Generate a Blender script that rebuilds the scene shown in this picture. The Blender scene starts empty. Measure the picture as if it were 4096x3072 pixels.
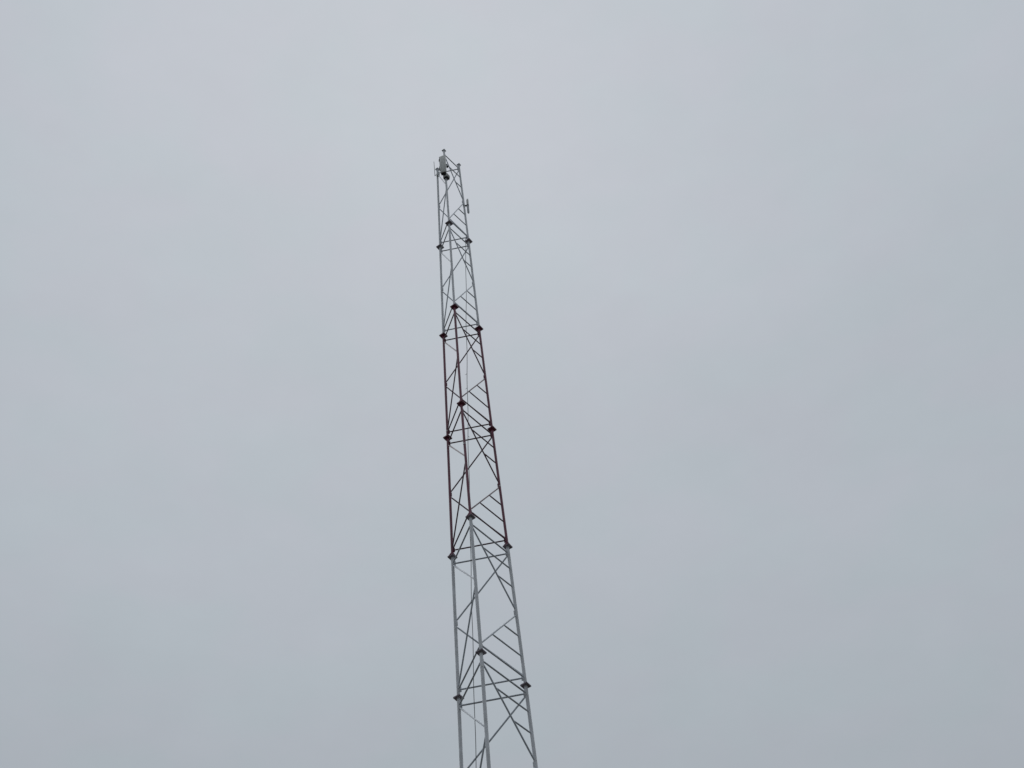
import bpy, bmesh, math, random
from mathutils import Vector, Matrix
random.seed(4)
sc = bpy.context.scene
PI = math.pi

# ------------------------------------------------------------------ camera
CAM_POS = Vector((0.0, -38.5386, 1.5886))
YAW, PITCH, ROLL, FPX = 0.0449641, 0.8985257, -0.1159231, 6795.516
fwd = Vector((math.cos(PITCH)*math.sin(YAW), math.cos(PITCH)*math.cos(YAW), math.sin(PITCH)))
rt = fwd.cross(Vector((0, 0, 1))).normalized()
up = rt.cross(fwd)
RT = math.cos(ROLL)*rt + math.sin(ROLL)*up
UP = -math.sin(ROLL)*rt + math.cos(ROLL)*up
cam = bpy.data.cameras.new("Camera")
cam.sensor_width = 36.0
cam.lens = FPX/4096*36.0
cam.clip_start, cam.clip_end = 0.1, 12000
co = bpy.data.objects.new("Camera", cam)
sc.collection.objects.link(co)
m3 = Matrix((RT, UP, -fwd)).transposed()
co.matrix_world = Matrix.Translation(CAM_POS) @ m3.to_4x4()
sc.camera = co

# ------------------------------------------------------------------ exposure, world, sun
sc.view_settings.view_transform = 'Standard'
sc.view_settings.look = 'None'
sc.view_settings.exposure = 0.0
sc.view_settings.gamma = 1.0
sc.view_settings.use_curve_mapping = False

SUN_EL, SUN_AZ = math.radians(62.0), math.radians(-2.0)     # azimuth from +Y towards +X
sun_dir = Vector((math.cos(SUN_EL)*math.sin(SUN_AZ), math.cos(SUN_EL)*math.cos(SUN_AZ), math.sin(SUN_EL)))
w = bpy.data.worlds.new("World")
sc.world = w
w.use_nodes = True
nt = w.node_tree
nt.nodes.clear()
N, L = nt.nodes.new, nt.links.new
def mth(op, a=None, b=None, clamp=False):
    n = N('ShaderNodeMath'); n.operation = op; n.use_clamp = clamp
    for i, v in enumerate((a, b)):
        if v is None: continue
        if isinstance(v, (int, float)): n.inputs[i].default_value = v
        else: L(v, n.inputs[i])
    return n.outputs[0]
out = N('ShaderNodeOutputWorld'); bg = N('ShaderNodeBackground')
sky = N('ShaderNodeTexSky'); sky.sky_type = 'NISHITA'; sky.sun_disc = False
sky.sun_elevation = SUN_EL; sky.sun_rotation = SUN_AZ
tc = N('ShaderNodeTexCoord'); sep = N('ShaderNodeSeparateXYZ')
L(tc.outputs['Generated'], sep.inputs[0])
ramp = N('ShaderNodeValToRGB')                               # overcast: three times brighter overhead than at the horizon
L(sep.outputs['Z'], ramp.inputs[0])
el = ramp.color_ramp.elements
el[0].position = 0.0;  el[0].color = (0.150, 0.163, 0.178, 1)
el[1].position = 1.0;  el[1].color = (0.535, 0.568, 0.615, 1)
e = el.new(0.60); e.color = (0.413, 0.452, 0.489, 1)
e = el.new(0.72); e.color = (0.458, 0.496, 0.540, 1)
e = el.new(0.86); e.color = (0.502, 0.537, 0.585, 1)
# glow of the hidden sun through the cloud
vd = N('ShaderNodeVectorMath'); vd.operation = 'DOT_PRODUCT'
L(tc.outputs['Generated'], vd.inputs[0]); vd.inputs[1].default_value = sun_dir
glow = mth('POWER', mth('MAXIMUM', vd.outputs['Value'], 0.0), 14.0)
# large soft cloud mottling
def noise(scale, detail, rough, loc):
    mp = N('ShaderNodeMapping'); mp.inputs['Location'].default_value = loc
    mp.inputs['Scale'].default_value = (1.0, 1.0, 2.0)
    L(tc.outputs['Generated'], mp.inputs['Vector'])
    n = N('ShaderNodeTexNoise'); n.inputs['Scale'].default_value = scale
    n.inputs['Detail'].default_value = detail; n.inputs['Roughness'].default_value = rough
    L(mp.outputs[0], n.inputs['Vector'])
    return n.outputs['Fac']
n1 = noise(5.5, 4.0, 0.5, (1.3, 0.2, 0.7))
n3 = noise(30.0, 6.0, 0.6, (2.1, 7.2, 1.7))
n2 = noise(15.0, 3.0, 0.5, (5.1, 2.2, 3.7))
gain = mth('ADD', mth('MULTIPLY', mth('SUBTRACT', n3, 0.5), 0.05), mth('ADD', mth('ADD', 0.950, mth('MULTIPLY', glow, 0.075)), mth('MULTIPLY', mth('SUBTRACT', n1, 0.5), 0.10)))
sc1 = N('ShaderNodeVectorMath'); sc1.operation = 'SCALE'
L(ramp.outputs[0], sc1.inputs[0]); L(gain, sc1.inputs['Scale'])
hue = N('ShaderNodeMix'); hue.data_type = 'RGBA'; hue.blend_type = 'MIX'
hf = mth('MULTIPLY', mth('SUBTRACT', n2, 0.40), 5.0, True)
L(hf, hue.inputs['Factor'])
hue.inputs['A'].default_value = (0.987, 1.006, 1.000, 1)
hue.inputs['B'].default_value = (1.006, 0.998, 1.003, 1)
hm = N('ShaderNodeMix'); hm.data_type = 'RGBA'; hm.blend_type = 'MULTIPLY'; hm.inputs['Factor'].default_value = 1.0
L(sc1.outputs[0], hm.inputs['A']); L(hue.outputs['Result'], hm.inputs['B'])
skyd = N('ShaderNodeVectorMath'); skyd.operation = 'SCALE'; skyd.inputs['Scale'].default_value = 0.08
L(sky.outputs[0], skyd.inputs[0])
fin = N('ShaderNodeMix'); fin.data_type = 'RGBA'; fin.inputs['Factor'].default_value = 0.95
L(skyd.outputs[0], fin.inputs['A']); L(hm.outputs['Result'], fin.inputs['B'])
L(fin.outputs['Result'], bg.inputs['Color']); bg.inputs['Strength'].default_value = 1.0
L(bg.outputs[0], out.inputs[0])

sd = bpy.data.lights.new("Sun", 'SUN'); sd.energy = 0.5; sd.angle = math.radians(70); sd.color = (1.0, 0.985, 0.96)
so = bpy.data.objects.new("Sun", sd); sc.collection.objects.link(so)
so.rotation_euler = sun_dir.to_track_quat('Z', 'Y').to_euler()

# ------------------------------------------------------------------ materials
def paint(name, base, worn, rough=0.42, rust=0.0, metallic=0.0, scale=3.0):
    m = bpy.data.materials.new(name); m.use_nodes = True
    t = m.node_tree; b = t.nodes['Principled BSDF']
    g = t.nodes.new('ShaderNodeNewGeometry')
    a = t.nodes.new('ShaderNodeTexNoise'); a.inputs['Scale'].default_value = scale
    a.inputs['Detail'].default_value = 6; a.inputs['Roughness'].default_value = 0.65
    t.links.new(g.outputs['Position'], a.inputs['Vector'])
    r = t.nodes.new('ShaderNodeValToRGB')
    r.color_ramp.elements[0].position = 0.35; r.color_ramp.elements[0].color = (*worn, 1)
    r.color_ramp.elements[1].position = 0.62; r.color_ramp.elements[1].color = (*base, 1)
    t.links.new(a.outputs['Fac'], r.inputs[0])
    col = r.outputs[0]
    if rust:
        n = t.nodes.new('ShaderNodeTexNoise'); n.inputs['Scale'].default_value = 7.0
        n.inputs['Detail'].default_value = 8; n.inputs['Roughness'].default_value = 0.7
        t.links.new(g.outputs['Position'], n.inputs['Vector'])
        rr = t.nodes.new('ShaderNodeValToRGB')
        rr.color_ramp.elements[0].position = 0.60; rr.color_ramp.elements[0].color = (0, 0, 0, 1)
        rr.color_ramp.elements[1].position = 0.72; rr.color_ramp.elements[1].color = (rust, rust, rust, 1)
        t.links.new(n.outputs['Fac'], rr.inputs[0])
        mx = t.nodes.new('ShaderNodeMix'); mx.data_type = 'RGBA'
        t.links.new(rr.outputs[0], mx.inputs['Factor'])
        t.links.new(col, mx.inputs['A']); mx.inputs['B'].default_value = (0.16, 0.09, 0.055, 1)
        col = mx.outputs['Result']
    t.links.new(col, b.inputs['Base Color'])
    b.inputs['Roughness'].default_value = rough; b.inputs['Metallic'].default_value = metallic
    bp = t.nodes.new('ShaderNodeBump'); bp.inputs['Strength'].default_value = 0.08; bp.inputs['Distance'].default_value = 0.001
    t.links.new(a.outputs['Fac'], bp.inputs['Height']); t.links.new(bp.outputs[0], b.inputs['Normal'])
    return m
M_WHITE = paint('white_tower_paint', (0.80, 0.82, 0.86), (0.62, 0.63, 0.65), 0.45, 0.35)
M_RED = paint('red_tower_paint', (0.215, 0.030, 0.075), (0.140, 0.022, 0.052), 0.42, 0.15)
M_WBRACE = paint('white_brace_paint', (0.68, 0.73, 0.80), (0.56, 0.60, 0.65), 0.32, 0.25)
M_RBRACE = paint('red_brace_paint', (0.145, 0.052, 0.085), (0.105, 0.042, 0.064), 0.30, 0.1)
M_FL_W = paint('grey_flange_paint', (0.38, 0.33, 0.39), (0.27, 0.23, 0.27), 0.55, 0.4)
M_FL_R = paint('red_flange_paint', (0.28, 0.06, 0.11), (0.18, 0.045, 0.08), 0.50, 0.2)
M_BOLT = paint('bolt_steel', (0.32, 0.32, 0.33), (0.22, 0.20, 0.19), 0.45, 0.4, 0.7, 20)
M_BAND = paint('pale_band', (0.85, 0.86, 0.86), (0.7, 0.7, 0.7), 0.35)
M_RADOME = paint('grey_radome', (0.72, 0.73, 0.71), (0.60, 0.61, 0.59), 0.5, 0, 0, 8)
M_RADOME2 = paint('grey_fibreglass', (0.60, 0.63, 0.66), (0.52, 0.55, 0.58), 0.45, 0, 0, 8)
M_BLACK = paint('black_connector', (0.02, 0.022, 0.026), (0.014, 0.015, 0.018), 0.5, 0, 0, 20)
M_GALV = paint('galvanised_steel', (0.40, 0.42, 0.43), (0.30, 0.32, 0.33), 0.45, 0.15, 0.4, 14)
M_CABLE = paint('cable_jacket', (0.10, 0.11, 0.115), (0.07, 0.075, 0.08), 0.5, 0, 0, 10)
M_CONC = paint('concrete', (0.36, 0.35, 0.33), (0.26, 0.25, 0.235), 0.9, 0, 0, 4)

# ------------------------------------------------------------------ helpers
def mk(name, bm, mat, parent=None, smooth=True):
    me = bpy.data.meshes.new(name)
    bmesh.ops.recalc_face_normals(bm, faces=bm.faces)
    bm.to_mesh(me); bm.free()
    for m in (mat if isinstance(mat, (list, tuple)) else [mat]): me.materials.append(m)
    if smooth:
        for p in me.polygons: p.use_smooth = True
        if hasattr(me, 'set_sharp_from_angle'): me.set_sharp_from_angle(angle=math.radians(35))
    o = bpy.data.objects.new(name, me); sc.collection.objects.link(o)
    if parent is not None: o.parent = parent
    return o
def empty(name, loc, label, cat, group=None):
    o = bpy.data.objects.new(name, None); o.location = loc; o.empty_display_size = 0.3
    sc.collection.objects.link(o); o['label'] = label; o['category'] = cat
    if group: o['group'] = group
    return o
def frame(d):
    d = d.normalized()
    a = Vector((0, 0, 1)) if abs(d.z) < 0.95 else Vector((1, 0, 0))
    x = d.cross(a).normalized(); y = d.cross(x).normalized()
    return x, y, d
def tube(bm, pts, rad, seg=16, mi=0, cap=True):
    """pipe along points; rad one number or one per point"""
    pts = [Vector(p) for p in pts]
    rads = rad if isinstance(rad, (list, tuple)) else [rad]*len(pts)
    rings = []
    x, y, _ = frame(pts[-1]-pts[0])
    for p, r in zip(pts, rads):
        rings.append([bm.verts.new(p + (x*math.cos(2*PI*i/seg) + y*math.sin(2*PI*i/seg))*r) for i in range(seg)])
    for a, b in zip(rings, rings[1:]):
        for i in range(seg):
            f = bm.faces.new((a[i], a[(i+1) % seg], b[(i+1) % seg], b[i])); f.material_index = mi
    if cap:
        for r in (rings[0], rings[-1]):
            f = bm.faces.new(r); f.material_index = mi
def curve_tube(bm, pts, rad, seg=8, mi=0):
    pts = [Vector(p) for p in pts]; rings = []
    x = None
    for k, p in enumerate(pts):
        d = (pts[min(k+1, len(pts)-1)] - pts[max(k-1, 0)]).normalized()
        if x is None: x, _, _ = frame(d)
        x = (x - d*x.dot(d)).normalized(); y = d.cross(x)
        rings.append([bm.verts.new(p + (x*math.cos(2*PI*i/seg) + y*math.sin(2*PI*i/seg))*rad) for i in range(seg)])
    for a, b in zip(rings, rings[1:]):
        for i in range(seg):
            f = bm.faces.new((a[i], a[(i+1) % seg], b[(i+1) % seg], b[i])); f.material_index = mi
    bm.faces.new(rings[0]); bm.faces.new(rings[-1])
def box(bm, c, sz, rot=None, bev=0.0, mi=0):
    """bevelled box, centre c, full size sz, rot a 3x3 matrix"""
    t = bmesh.new()
    bmesh.ops.create_cube(t, size=1.0)
    bmesh.ops.scale(t, vec=Vector(sz), verts=t.verts)
    if bev: bmesh.ops.bevel(t, geom=list(t.edges), offset=bev, segments=2, profile=0.5, affect='EDGES')
    M = Matrix.Translation(Vector(c)) @ (rot.to_4x4() if rot else Matrix.Identity(4))
    vm = {}
    for v in t.verts: vm[v] = bm.verts.new(M @ v.co)
    for f in t.faces:
        nf = bm.faces.new([vm[v] for v in f.verts]); nf.material_index = mi
    t.free()
def rz(a): return Matrix.Rotation(a, 3, 'Z')

# ------------------------------------------------------------------ ground
def ground_mat():
    m = bpy.data.materials.new('grass_ground'); m.use_nodes = True
    t = m.node_tree; b = t.nodes['Principled BSDF']; g = t.nodes.new('ShaderNodeNewGeometry')
    a = t.nodes.new('ShaderNodeTexNoise'); a.inputs['Scale'].default_value = 0.35; a.inputs['Detail'].default_value = 12
    a.inputs['Roughness'].default_value = 0.7
    t.links.new(g.outputs['Position'], a.inputs['Vector'])
    r = t.nodes.new('ShaderNodeValToRGB')
    r.color_ramp.elements[0].position = 0.35; r.color_ramp.elements[0].color = (0.040, 0.038, 0.030, 1)
    r.color_ramp.elements[1].position = 0.70; r.color_ramp.elements[1].color = (0.095, 0.088, 0.068, 1)
    t.links.new(a.outputs['Fac'], r.inputs[0]); t.links.new(r.outputs[0], b.inputs['Base Color'])
    b.inputs['Roughness'].default_value = 0.95
    bp = t.nodes.new('ShaderNodeBump'); bp.inputs['Distance'].default_value = 0.05
    t.links.new(a.outputs['Fac'], bp.inputs['Height']); t.links.new(bp.outputs[0], b.inputs['Normal'])
    return m
bm = bmesh.new()
ringr = [0, 10, 25, 60, 150, 500, 1500, 5000]
c0 = bm.verts.new((0, 0, 0)); prev = None
for r in ringr[1:]:
    amp = 0.0 if r <= 25 else 0.25
    ring = [bm.verts.new((r*math.cos(i*PI/24), r*math.sin(i*PI/24), random.uniform(-amp, amp))) for i in range(48)]
    for i in range(48):
        j = (i+1) % 48
        bm.faces.new((c0, ring[i], ring[j]) if prev is None else (prev[i], ring[i], ring[j], prev[j]))
    prev = ring
gr = mk('ground', bm, ground_mat(), None, True); gr['kind'] = 'structure'

# ------------------------------------------------------------------ the lattice tower
HT, NS, SH = 66.0, 11, 6.0
R_TOP, R_STEP = 0.56890, 0.12420
ANG = (-1.713874, 0.380521, -3.808269)            # near leg, right leg, left leg
SHIFT = ((0.020, 0.014, -0.027, -0.030, 0.007, 0.031), (0.007, 0.007, -0.025, -0.024, -0.001, 0.008),
         (0.034, 0.011, -0.008, -0.008, -0.012, 0.001))   # erection tolerance of each joint, metres
def joint(i, k):
    r = R_TOP + R_STEP*k
    s = SHIFT[i][k] if k < 6 else 0.0
    return Vector((r*math.cos(ANG[i]) + s*0.8, r*math.sin(ANG[i]), HT - SH*k))
def P(i, k):
    """point on the axis of leg i at section coordinate k (0 top .. 11 ground)"""
    k = max(0.0, min(NS, k)); a = min(int(k), NS-1); f = k - a
    return joint(i, a).lerp(joint(i, a+1), f)
LEG_R = [0.043, 0.044, 0.045, 0.046, 0.053, 0.055, 0.056, 0.060, 0.064, 0.068, 0.072]
BR_R = [0.0225, 0.0230, 0.0240, 0.0250, 0.0270, 0.0280, 0.026, 0.028, 0.030, 0.032, 0.034]
RED = {2, 3, 6, 7, 10}
PHI = 0.2
tower = empty('lattice_tower', (0, 0, 0), 'tall slender three-legged steel lattice tower painted in white and dark red bands', 'tower')
FL_T = 0.022

def gusset(bm, p, d_leg, toward, r, sz=0.060, ln=0.20):
    """small plate welded to the leg, in the plane of the face"""
    t = (toward - p); t = (t - d_leg*t.dot(d_leg)).normalized()
    n = d_leg.cross(t).normalized()
    rot = Matrix((t, n, d_leg)).transposed()
    box(bm, p + t*(r + sz*0.5 - 0.012), (sz, 0.010, ln), rot)

def flange(name, k, i, top_side, mat, parent, s, t, phi, bolts=True, fin=None):
    """square plate round the leg with four bolts"""
    c = P(i, k)
    z = (t*0.5 + 0.0015) * (1 if top_side else -1)
    b = bmesh.new()
    box(b, c + Vector((0, 0, z)), (s, s, t), rz(phi + PI/4), 0.003)
    for a in range(4 if bolts else 0):
        v = Vector((math.cos(phi + PI/2*a), math.sin(phi + PI/2*a), 0))*(s*0.50)
        q = c + v + Vector((0, 0, z))
        o = t*0.5*(1 if top_side else -1)
        tube(b, [q + Vector((0, 0, o*0.9)), q + Vector((0, 0, o*1.0 + (0.020 if top_side else -0.020)))], 0.015, 6, 1)
        tube(b, [q + Vector((0, 0, o*0.9)), q + Vector((0, 0, o*1.0 + (0.030 if top_side else -0.042)))], 0.008, 8, 1)
    if fin:                                            # triangular stiffeners between pipe and plate
        o = c + Vector((0, 0, (0.0 if name == 'cap_plate' else t) * 1.0))
        sg = -1 if name == 'cap_plate' else 1
        for a in range(4):
            u = Vector((math.cos(phi + PI/2*a), math.sin(phi + PI/2*a), 0)); n = Vector((-u.y, u.x, 0))*0.006
            r0, r1, h = 0.038, s*0.5 + fin[0], fin[1]
            tri = [o + u*r0, o + u*r1, o + u*r1 + Vector((0, 0, sg*0.015)), o + u*(r0+0.008) + Vector((0, 0, sg*h)), o + u*r0 + Vector((0, 0, sg*h))]
            A = [b.verts.new(p + n) for p in tri]; B = [b.verts.new(p - n) for p in tri]
            b.faces.new(A); b.faces.new(B[::-1])
            for q in range(5): b.faces.new((A[q], A[(q+1) % 5], B[(q+1) % 5], B[q]))
    return mk(name, b, [mat, M_BOLT], parent)

LBL = {True: 'dark red ', False: 'white '}
SPAN_H = 0.052                     # bracing nodes sit this far (in sections) from each joint
for k in range(NS):
    red = k in RED
    ml, mb, mf = (M_RED, M_RBRACE, M_FL_R) if red else (M_WHITE, M_WBRACE, M_FL_W)
    r, rb = LEG_R[k], BR_R[k]
    for i in range(3):
        nx, pv = (i+1) % 3, (i+2) % 3
        # ---- leg pipe of this section with its welded gussets
        a, b_ = P(i, k), P(i, k+1)
        d = (b_ - a).normalized()
        bm = bmesh.new()
        tube(bm, [a + d*0.004, b_ - d*0.004], r, 20)
        for kk in (SPAN_H, 1-SPAN_H):
            for o_ in (nx, pv): gusset(bm, P(i, k+kk), d, P(o_, k+kk), r)
        for o_ in (nx, pv): gusset(bm, P(i, k+0.497), d, P(o_, k+0.497), r, 0.036, 0.20)
        leg = mk('leg', bm, ml, tower)
        leg['label'] = LBL[red] + 'steel pipe leg segment'
        s = 0.240 if k < 4 else 0.24 + 0.008*(k-4)
        if k == 0: flange('cap_plate', 0, i, True, M_WHITE, leg, 0.150, 0.016, PHI, False, (0.018, 0.11))
        else: flange('flange_plate', k, i, False, mf, leg, s, FL_T, PHI)
        if k < NS-1: flange('flange_plate', k+1, i, True, mf, leg, s, FL_T, PHI, True, (0.02, 0.19) if k == 3 else (-0.02, 0.07))
        else: flange('base_plate', NS, i, True, M_FL_R, leg, 0.42, 0.03, PHI)
        # ---- bracing of the face between leg i and the next one
        def brace(name, p, q, rad, off):
            v = (q-p).normalized()
            bb = bmesh.new()
            p2, q2 = p + v*off[0], q - v*off[1]
            fl = 0.55
            tube(bb, [p2, p2+v*0.05, p2+v*0.10, q2-v*0.10, q2-v*0.05, q2], [rad*fl, rad*0.8, rad, rad, rad*0.8, rad*fl], 12)
            for e_ in (p2 + v*0.03, q2 - v*0.03):      # bolt through the flattened end
                n = v.cross(Vector((0, 0, 1))).normalized()
                tube(bb, [e_ - n*0.024, e_ + n*0.024], 0.009, 6)
            o = mk(name, bb, mb, tower)
            o['label'] = LBL[red] + name.replace('_', ' ')
            return o
        r_off = r*0.8
        brace('horizontal_brace', P(i, k+SPAN_H), P(nx, k+SPAN_H), rb, (r_off, r_off))
        brace('horizontal_brace', P(i, k+1-SPAN_H), P(nx, k+1-SPAN_H), rb, (r_off, r_off))
        t0, t1 = P(i, k+SPAN_H+0.008), P(nx, k+0.484)
        u0, u1 = P(nx, k+0.512), P(i, k+1-SPAN_H-0.008)
        brace('diagonal_brace', t0, t1, rb, (r_off+0.02, r_off+0.02))
        brace('diagonal_brace', u0, u1, rb, (r_off+0.02, r_off+0.02))
        if i == 0:                                     # short struts on the near-right face only
            for kk in (0.172, 0.310, 0.668, 0.805):
                ze = P(nx, k+kk)
                A, B = (t0, t1) if kk < 0.5 else (u0, u1)
                f = (A.z - ze.z)/(A.z - B.z)
                brace('strut', A.lerp(B, f), ze, rb*0.95, (0.0, r_off))

# pale bands strapped round some legs
for i, k in ((1, 1.474), (0, 3.374), (2, 2.941), (2, 0.362), (1, 3.509), (0, 5.100), (0, 5.124), (2, 4.537)):
    bb = bmesh.new(); c = P(i, k); d = (P(i, k+0.01)-c).normalized(); r = LEG_R[int(k)]
    tube(bb, [c-d*0.022, c+d*0.022], r+0.004, 20)
    tube(bb, [c+Vector((0, -r-0.002, 0)), c+Vector((0, -r-0.02, 0))], 0.009, 8)
    mk('band', bb, M_BAND, tower)
# concrete feet
for i in range(3):
    bb = bmesh.new(); c = P(i, NS)
    box(bb, (c.x, c.y, -0.06), (0.9, 0.9, 0.1), rz(PHI+PI/4), 0.02)
    box(bb, (c.x, c.y, -0.006), (0.55, 0.55, 0.008), rz(PHI+PI/4), 0.0)
    mk('footing', bb, M_CONC, tower)

# ------------------------------------------------------------------ sagging down cable inside the tower
pts = [(0.520, .245, 60.2), (0.503, .25, 59.413), (0.426, .262, 57.713), (0.242, .289, 53.914), (0.156, .307, 51.643), (0.047, .328, 49.127),
       (-0.027, .343, 47.378), (-0.071, .354, 46.197), (-0.212, .389, 42.591), (-0.274, .406, 40.971), (-0.322, .42, 39.64), (-0.397, .443, 37.622),
       (-0.442, .46, 36.215), (-0.499, .479, 34.67), (-0.55, .5, 33.115), (-0.72, .56, 24.0), (-0.95, .62, 12.0), (-1.1, .66, 0.05)]
bm = bmesh.new(); cp = []
for a, b_ in zip(pts, pts[1:]):
    n = 6
    for j in range(n):
        v = Vector(a).lerp(Vector(b_), j/n)
        cp.append(v + Vector((0.010*math.sin(v.z*1.7), 0.008*math.sin(v.z*2.3+1), 0)))
cp.append(Vector(pts[-1]))
cp = [P(1, 0.93)] + cp
curve_tube(bm, cp, 0.0105, 8)
for z_, a in ((51.05, -1), (47.65, 1), (50.3, -1)):                 # small ties and a broken clip left on the cable
    c = min(cp, key=lambda v: abs(v.z-z_))
    curve_tube(bm, [c + Vector((0.005*a, 0, 0.06)), c + Vector((0.03*a, 0, 0.0)), c + Vector((0.07*a, 0, -0.015))], 0.006, 6)
cb = mk('down_cable', bm, M_CABLE)
cb['label'] = 'thin dark cable hanging down inside the lattice tower'; cb['category'] = 'cable'

# ------------------------------------------------------------------ aerials and boxes at the top
def panel_body(bm, c, w, d, h, rot, mi=0, seg=6):
    """radome with a rounded front and flat back; front faces local -Y"""
    prof = [(-w/2, d*0.5), (w/2, d*0.5), (w/2, -d*0.32)]
    for j in range(1, seg*2):
        a = j*PI/(seg*2)
        prof.append((w/2*math.cos(a), -d*0.32 - d*0.18*math.sin(a)))
    prof.append((-w/2, -d*0.32))
    levels = [(-h/2, .90), (-h/2+0.02, 1.0), (h/2-0.02, 1.0), (h/2, .93)]
    rings = [[bm.verts.new(Vector(c) + rot @ Vector((x*s, y*s, z))) for x, y in prof] for z, s in levels]
    n = len(prof)
    for a, b_ in zip(rings, rings[1:]):
        for i in range(n):
            f = bm.faces.new((a[i], a[(i+1) % n], b_[(i+1) % n], b_[i])); f.material_index = mi
    bm.faces.new(rings[0]); bm.faces.new(rings[-1])

# sector panel in front of the near leg
pan = empty('panel_antenna', (-0.148, -0.70, 63.85), 'wide grey panel antenna with black connectors underneath, clamped near the tower top', 'antenna')
O = Vector(pan.location)
rot = rz(math.radians(-14)) @ Matrix.Rotation(math.radians(-3), 3, 'X')
bm = bmesh.new(); panel_body(bm, Vector((0.0, -0.02, 0.725)), 0.245, 0.13, 1.45, rot)
for x in (-0.05, 0.05):                                             # moulded ribs down the radome
    box(bm, Vector((0, -0.02, 0.69)) + rot @ Vector((x, -0.072, 0)), (0.014, 0.012, 1.30), rot, 0.003)
mk('radome', bm, M_RADOME, pan)
bm = bmesh.new()
box(bm, Vector((0, -0.02, 0)) + rot @ Vector((0, -0.005, -0.022)), (0.215, 0.105, 0.03), rot, 0.006)
mk('end_cap', bm, M_BLACK, pan)
for x, y in ((-0.068, -0.02), (-0.02, 0.02), (0.03, -0.022), (0.072, 0.02)):
    bm = bmesh.new(); q = Vector((0, -0.02, -0.03)) + rot @ Vector((x, y, 0))
    tube(bm, [q, q - Vector((0, 0, 0.03)), q - Vector((0, 0, 0.035)), q - Vector((0, 0, 0.085))], [0.021, 0.021, 0.015, 0.013], 12)
    mk('connector', bm, M_BLACK, pan)
bm = bmesh.new()
tube(bm, [Vector((-0.122, 0.09, 0.42)), Vector((-0.122, 0.09, 1.56))], 0.030, 16)
mk('mounting_pipe', bm, M_GALV, pan)
mleg = P(0, 0.16) - O
for z in (0.5, 1.30):
    bm = bmesh.new(); zz = Vector((0, 0, z))
    lg = P(0, (HT-(O.z+z))/SH) - O
    pp = Vector((-0.122, 0.09, z))
    vv = (lg-pp); mid = (lg+pp)/2
    rr = rz(math.atan2(vv.y, vv.x))
    box(bm, mid, (vv.length+0.10, 0.12, 0.035), rr, 0.004)
    box(bm, pp + Vector((0.03, -0.05, 0)), (0.12, 0.06, 0.05), rot, 0.004)
    mk('clamp_bracket', bm, M_GALV, pan)
# jumper cables looping from the connectors to the radio unit
for x0, x1, sag in ((-0.03, 0.03, 0.10), (0.03, 0.16, 0.08)):
    bm = bmesh.new(); a = Vector((x0, -0.03, -0.11)); b_ = Vector((x1, 0.07, -0.27)); q = []
    for j in range(13):
        t = j/12; v = a.lerp(b_, t); v.z -= sag*math.sin(PI*t); q.append(v)
    curve_tube(bm, q, 0.010, 8); mk('jumper_cable', bm, M_BLACK, pan)

# radio unit clamped round the near leg
pl = P(0, (HT-63.60)/SH)
ru = empty('radio_unit', (pl.x+0.025, pl.y, 63.60), 'small grey radio box with black underside clamped below the wide panel antenna', 'radio unit')
r2 = rz(PHI+PI/4)
bm = bmesh.new()
box(bm, (0, 0, 0.145), (0.205, 0.205, 0.21), r2, 0.012)
for j in range(6):
    box(bm, r2 @ Vector((-0.08+0.032*j, -0.112, 0.145)), (0.007, 0.024, 0.18), r2)
mk('housing', bm, M_RADOME, ru)
bm = bmesh.new(); box(bm, (0, 0, 0.02), (0.20, 0.20, 0.036), r2, 0.004)
for x, y in ((-0.075, -0.075), (0.075, -0.075), (0.075, 0.075), (-0.075, 0.075), (0.0, 0.085)):
    q = r2 @ Vector((x, y, 0)); tube(bm, [q + Vector((0, 0, 0.01)), q - Vector((0, 0, 0.055))], 0.019, 10)
mk('connector_plate', bm, M_BLACK, ru)
bm = bmesh.new(); tube(bm, [(-0.015, 0, -0.12), (-0.015, 0, -0.07)], LEG_R[0]+0.012, 18)
box(bm, (-0.015, 0.075, -0.095), (0.03, 0.07, 0.045), None, 0.003)
mk('clamp_bracket', bm, M_GALV, ru)

# small dark filter unit higher up behind the near leg
fu = empty('filter_unit', (0.03, -0.43, 64.88), 'small black unit beside the upper half of the wide panel antenna', 'radio unit')
bm = bmesh.new(); box(bm, (0, 0, 0.08), (0.085, 0.09, 0.17), rz(0.5), 0.008); mk('housing', bm, M_RADOME2, fu)
bm = bmesh.new(); box(bm, (0, 0, -0.014), (0.08, 0.085, 0.03), rz(0.5), 0.004)
tube(bm, [(0.01, 0.02, -0.02), (0.01, 0.02, -0.08)], 0.015, 10); tube(bm, [(-0.02, -0.02, -0.02), (-0.02, -0.02, -0.07)], 0.013, 10)
mk('connector_plate', bm, M_BLACK, fu)
bm = bmesh.new(); lg = P(0, (HT-64.96)/SH) - Vector(fu.location); vv = lg
box(bm, (lg.x*0.55, lg.y*0.55, 0.10), (math.hypot(lg.x, lg.y)*0.8, 0.03, 0.05), rz(math.atan2(vv.y, vv.x)), 0.003)
mk('clamp_bracket', bm, M_GALV, fu)

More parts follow.
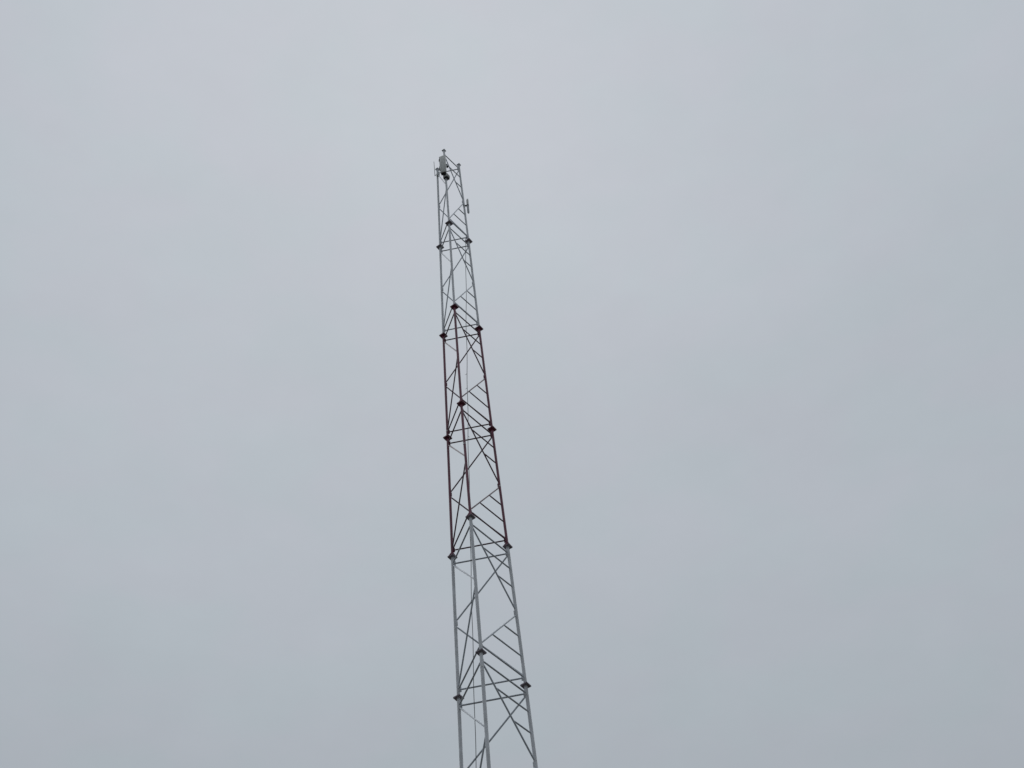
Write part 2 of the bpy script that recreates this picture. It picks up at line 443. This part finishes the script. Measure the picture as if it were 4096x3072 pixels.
# junction box on the left leg
jl = P(2, (HT-65.46)/SH)
jb = empty('junction_box', (jl.x+0.035, jl.y-0.10, 65.34), 'small pale grey box strapped to the left leg just below its cap', 'junction box')
bm = bmesh.new(); box(bm, (0, 0, 0.115), (0.125, 0.075, 0.23), rz(-0.12), 0.010); mk('housing', bm, M_RADOME, jb)
bm = bmesh.new(); box(bm, (0, -0.041, 0.115), (0.105, 0.008, 0.205), rz(-0.12), 0.003); mk('lid', bm, M_RADOME2, jb)
bm = bmesh.new()
for z in (0.05, 0.18): box(bm, (-0.03, 0.06, z), (0.10, 0.06, 0.025), None, 0.003)
mk('strap', bm, M_GALV, jb)

# whip aerial on an arm from the left leg
wh = empty('whip_antenna', (-0.54, 0.359, 65.53), 'thin vertical whip aerial on a short arm left of the left leg', 'antenna')
bm = bmesh.new(); tube(bm, [(0.0, 0, 0.0), (-0.002, 0, 0.25), (-0.004, 0, 1.165)], [0.015, 0.0125, 0.0105], 10); mk('rod', bm, M_CABLE, wh)
bm = bmesh.new(); e_ = P(2, (HT-65.57)/SH) - Vector(wh.location)
tube(bm, [(-0.012, 0, 0.0), (e_.x-0.03, e_.y, 0.045)], 0.0125, 10); tube(bm, [(0, 0, -0.03), (0, 0, 0.05)], 0.017, 10)
mk('arm', bm, M_GALV, wh)

# slim side antenna on the right leg
sa = empty('side_antenna', (0.752, 0.234, 62.10), 'short slim grey antenna standing off the right leg on a dark arm', 'antenna')
bm = bmesh.new()
tube(bm, [(0.006, 0, 0.0), (0.004, 0, 0.06), (0.004, 0, 0.58)], [0.028, 0.050, 0.050], 10)
mk('lower_sleeve', bm, M_RADOME2, sa)
bm = bmesh.new()
tube(bm, [(0.006, 0, 0.585), (0.008, 0, 0.95), (0.012, 0, 1.05), (0.026, 0, 1.105)], [0.049, 0.051, 0.044, 0.024], 10)
mk('upper_sleeve', bm, M_RADOME, sa)
bm = bmesh.new(); lg = P(1, (HT-62.70)/SH) - Vector(sa.location)
box(bm, ((lg.x+0.0)/2, lg.y*0.5, 0.60), (abs(lg.x)+0.02, 0.06, 0.05), rz(math.atan2(-lg.y, -lg.x)), 0.005)
tube(bm, [(0.004, 0, 0.545), (0.006, 0, 0.635)], 0.055, 14)
mk('arm', bm, M_CABLE, sa)
bm = bmesh.new(); c = lg + Vector((0, 0, 0)); tube(bm, [(c.x, c.y, 0.55), (c.x, c.y, 0.65)], LEG_R[0]+0.008, 16)
mk('clamp', bm, M_GALV, sa)
